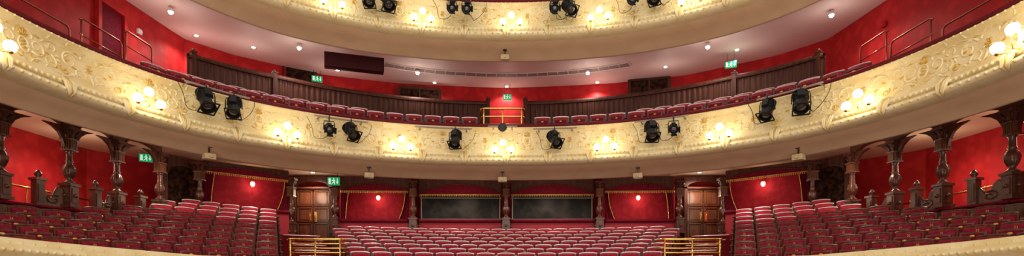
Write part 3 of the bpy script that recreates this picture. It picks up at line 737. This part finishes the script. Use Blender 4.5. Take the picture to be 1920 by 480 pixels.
# ---------------------------------------------------------------- rear boxes
def box_unit(pa,Ya,pb,Yb,zv,zr,zbot,lamp=None,booth=0,bow=.18):
    A=Vector(((pa-CX)/F*Ya,Ya)); B=Vector(((pb-CX)/F*Yb,Yb)); L=(B-A).length; ang=math.atan2(B.y-A.y,B.x-A.x); T=TR(A.x,A.y,0,ang)
    mb=MB(); mb.box((L/2,0,(zr+zbot)/2-.03),(L,.12,zr-zbot-.06),0)
    n=3
    for i in range(n): mb.box((L*(i+.5)/n,-.065,(zr+zbot)/2-.04),(L/n-.16,.02,(zr-zbot)*.55),0)
    v=MB(); v.rbox((L/2,-.03,zr),(L+.04,.26,.11),.05,0,None,3)
    place('box_parapet',[('panel_front',mb.mesh('panel_front',['pink']),I4,'rose red panelled front'),('velvet_ledge',v.mesh('velvet_ledge',['velvet']),I4,'rounded maroon velvet ledge')],T,label='rose-red box front topped with maroon velvet ledge',category='parapet',group='rear box parapets')
    N=24; ztp=3.50
    def az(t): return zv+.04+bow*math.sin(pi*t)**.8
    mb=MB(); mb.prism([(L*i/N,az(i/N)) for i in range(N+1)]+[(L,ztp),(0,ztp)],.02,.12)
    mb.tube([(L*i/N,.0,az(i/N)+.01) for i in range(N+1)],.028,6)
    place('wooden_arch',[('arch_board',mb.mesh('arch_board',['wood3']),I4)],T,label='dark wood segmental arch above a rear box opening',category='arch',group='rear box arches')
    ps=[]; N=48
    mb=MB(); r0=[];r1=[];r2=[]
    for i in range(N+1):
        u=L*i/N; w=.015*math.sin(i*1.9); a_=az(i/N)
        r0.append((u,w,zv)); r1.append((u,w*1.2-.02,(zv+a_)/2)); r2.append((u,0,a_+.01))
    mb.grid([r0,r1,r2]); ps.append(('valance',mb.mesh('valance',['velvet']),I4,'arched maroon velvet valance'))
    mb=MB(); mb.tube([(u,-.03,z) for u,_,z in r0],.012,5)
    u=.03
    while u<L: 
        mb.lathe([(.010,0),(.018,-.025),(.019,-.055),(.006,-.06)],(u,-.02,zv-.005),5); u+=.06
    ps.append(('gold_fringe',mb.mesh('gold_fringe',['gold']),I4,'row of gold tassels'))
    if not booth:
        for side in (0,1):
            rows=[];edge=[]
            for i in range(13):
                t=i/12; z=zv-(zv-zr-.02)*t
                outer=(side==0)==(pa<900)
                wd=L*(.12-.04*math.sin(t*pi/2)) if outer else L*(.05+.10*t*t)
                row=[]
                for kx in range(19):
                    f=kx/18; uu=wd*f; yy=.06+.035*math.sin(kx*1.7)
                    row.append(((L-uu) if side else uu,yy,z))
                edge.append((row[-1][0],row[-1][1]-.03,z)); rows.append(row)
            d=MB(); d.grid(rows); g=MB(); g.tube(edge,.010,5)
            for e in edge: g.ball(e,.016,0,6)
            ps.append(('drape',d.mesh('drape',['velvet']),I4,'gathered maroon velvet side drape',[('gold_trim',g.mesh('gold_trim',['gold']),I4,'gold braid edge')]))
    place('box_curtain',ps,T,label='maroon velvet curtain with gold tassel fringe '+('over control booth window' if booth else 'around box opening'),category='curtain',group='box curtains')
    if booth:
        a=MB(); a.box((L/2,.25,(zv+zr)/2),(L-.06,.03,zv-zr))
        b=MB(); 
        for c,dd in (((L/2,.22,zv-.09),(L,.1,.03)),((L/2,.22,zr+.09),(L,.1,.03)),((.05,.22,(zv+zr)/2),(.03,.1,zv-zr)),((L-.05,.22,(zv+zr)/2),(.03,.1,zv-zr))): b.box(c,dd)
        place('window_%d'%booth,[('glass_pane',a.mesh('glass_pane',['winglass']),I4,'dark reflective glass'),('window_frame',b.mesh('window_frame',['grille']),I4,'slim grey frame')],T,label='dark control booth window in a slim frame',kind='structure')
    else:
        D=.55
        a=MB(); a.box((L/2,D+.03,(ztp+zbot)/2),(L+.1,.06,ztp-zbot)); a.box((-.04,D/2+.08,(ztp+zbot)/2),(.05,D-.16,ztp-zbot)); a.box((L+.04,D/2+.08,(ztp+zbot)/2),(.05,D-.16,ztp-zbot))
        o=obj('wall_box',a,['boxred'],kind='structure',label='burgundy inner wall of a theatre box'); o.matrix_world=T
        u=L*lamp
        a=MB(); a.lathe([(.05,0),(.05,.02),(.02,.04),(.015,.10)],(0,0,0),10,0,Matrix.Rotation(pi/2,4,'X')); a.tube([(0,-.1,0),(0,-.12,-.02),(0,-.12,-.06)],.012,6); a.lathe([(.02,0),(.05,-.03),(.05,-.05),(.03,-.06)],(0,-.12,-.04),10)
        b=MB(); b.ball((0,-.12,-.14),.07,0,12,None,(1,1,1.3))
        wl=T@Matrix.Translation((u,D,zv-.02))
        place('wall_lamp',[('bracket',a.mesh('bracket',['brass']),I4),('glass_shade',b.mesh('glass_shade',['boxlamp']),I4,'glowing amber glass shade')],wl,label='small glowing brass wall lamp inside a red box',category='wall lamp',group='box wall lamps')
        pl=wl@Vector((0,-.30,-.22)); add_light('POINT',pl,6,(1,.74,.52),.1)
box_unit(382,15.9,541,17.5,3.17,2.12,1.0,.60,bow=.16)
box_unit(638,18.4,766,18.5,2.98,1.95,.9,.52,bow=.22)
box_unit(786,18.5,940,18.55,2.87,1.95,.9,booth=1,bow=.31)
box_unit(958,18.55,1114,18.5,2.87,1.95,.9,booth=2,bow=.31)
box_unit(1134,18.5,1264,18.4,2.98,1.95,.9,.52,bow=.22)
box_unit(1361,17.5,1518,15.9,3.17,2.12,1.0,.42,bow=.16)
def pil(px,Y,z0,z1):
    s=(z1-z0)/1.64; T=TR((px-CX)/F*Y,Y,z0)@Matrix.Diagonal((1.1,1.1,s,1))
    place('carved_column',CP,T,label='slim dark carved wooden column between the rear boxes',category='column',group='rear box columns')
for px,Y in ((546,17.6),(628,18.2),(775,18.25),(949,18.3),(1124,18.25),(1274,18.2),(1356,17.6)): pil(px,Y,1.2 if px in(546,1356) else 1.5,3.28)
for px,Y in ((775,18.25),(949,18.3),(1124,18.25)):
    mb=MB(); mb.box(((px-CX)/F*Y,Y,1.14),(.30,.3,.72)); mb.box(((px-CX)/F*Y,Y-.02,1.46),(.36,.36,.06)); obj('pedestal',mb,['pink'],label='rose-red pedestal block under a carved column',category='pedestal')
pil(374,15.6,1.6,3.35); pil(1524,15.6,1.6,3.35)
for i,(pa,pb) in enumerate(((556,619),(1287,1350))):
    Y=18.7; x0=(pa-CX)/F*Y; x1=(pb-CX)/F*Y; L=x1-x0; T=TR(x0,Y,0)
    fr=MB(); fr.box((-.05,0,2.2),(.10,.2,2.2)); fr.box((L+.05,0,2.2),(.10,.2,2.2)); fr.box((L/2,0,3.13),(L+.2,.2,.06))
    poly=[(-.1,3.17)]+[(L/2+(L/2-.03)*math.cos(pi-pi*k/12),3.17+.18*math.sin(pi*k/12)) for k in range(13)]+[(L+.1,3.17),(L+.1,3.50),(-.1,3.50)]
    fr.prism(poly,-.08,.08)
    ps=[('door_frame',fr.mesh('door_frame',['wood3']),I4)]
    for s in (0,1):
        w=L/2-.01; cx=L*.25+s*L*.5; lf=MB(); lf.box((cx,.04,2.15),(w,.05,1.92),1)
        for (zc,hh) in ((2.78,.50),(2.20,.46),(1.58,.60)):
            lf.box((cx,.005,zc),(w-.22,.03,hh-.10),0)
            for sx in (-1,1): lf.box((cx+sx*(w/2-.05),.0,zc),(.05,.06,hh),0)
            for sz in (-1,1): lf.box((cx,.0,zc+sz*hh/2),(w-.06,.06,.04),0)
        hd=MB(); hx=L/2+(-.09 if s==0 else .09); hd.box((hx,-.03,2.12),(.09,.02,.34)); hd.tube([(hx,-.03,2.02),(hx,-.07,2.04),(hx,-.07,2.20),(hx,-.03,2.22)],.012,5)
        ps.append(('door_leaf',lf.mesh('door_leaf',['wood2','wood']),I4,'panelled mahogany door leaf',[('handle',hd.mesh('handle',['brass']),I4,'brass handle and plate')]))
    place('door_%d'%(i+2),ps,T,label='panelled mahogany double door with brass handles',kind='structure')
# ---------------------------------------------------------------- added fill lights
def area(loc,target,size,e,col):
    o=add_light('AREA',loc,e,col,size); d=Vector(target)-Vector(loc); o.rotation_euler=d.to_track_quat('-Z','Y').to_euler(); return o
area((0,-2,7),(0,15,3.5),(16,7),850,(1,.89,.76))  # added frontal fill from the stage side, no fixture there
area((0,5,14),(0,13,4),(12,8),450,(1,.88,.74))  # added overhead fill, out of view
area((0,0,-1.5),(0,15,4),(16,2),500,(1,.87,.76))  # added low frontal fill, reaches in under the balconies
w=bpy.data.worlds.new('World'); sc.world=w; w.use_nodes=True
w.node_tree.nodes['Background'].inputs[0].default_value=(1,.80,.68,1); w.node_tree.nodes['Background'].inputs[1].default_value=.30
# ---------------------------------------------------------------- camera
cam=bpy.data.cameras.new('Camera'); co=bpy.data.objects.new('Camera',cam); COL.objects.link(co); sc.camera=co
co.location=(0,0,0); co.rotation_euler=(pi/2,0,0); cam.sensor_width=36; cam.clip_end=200
VW,VX,VY=1920,960,240
cam.lens=F/VW*36
cam.shift_x=(VX-CX)/VW; cam.shift_y=(HY-VY)/VW
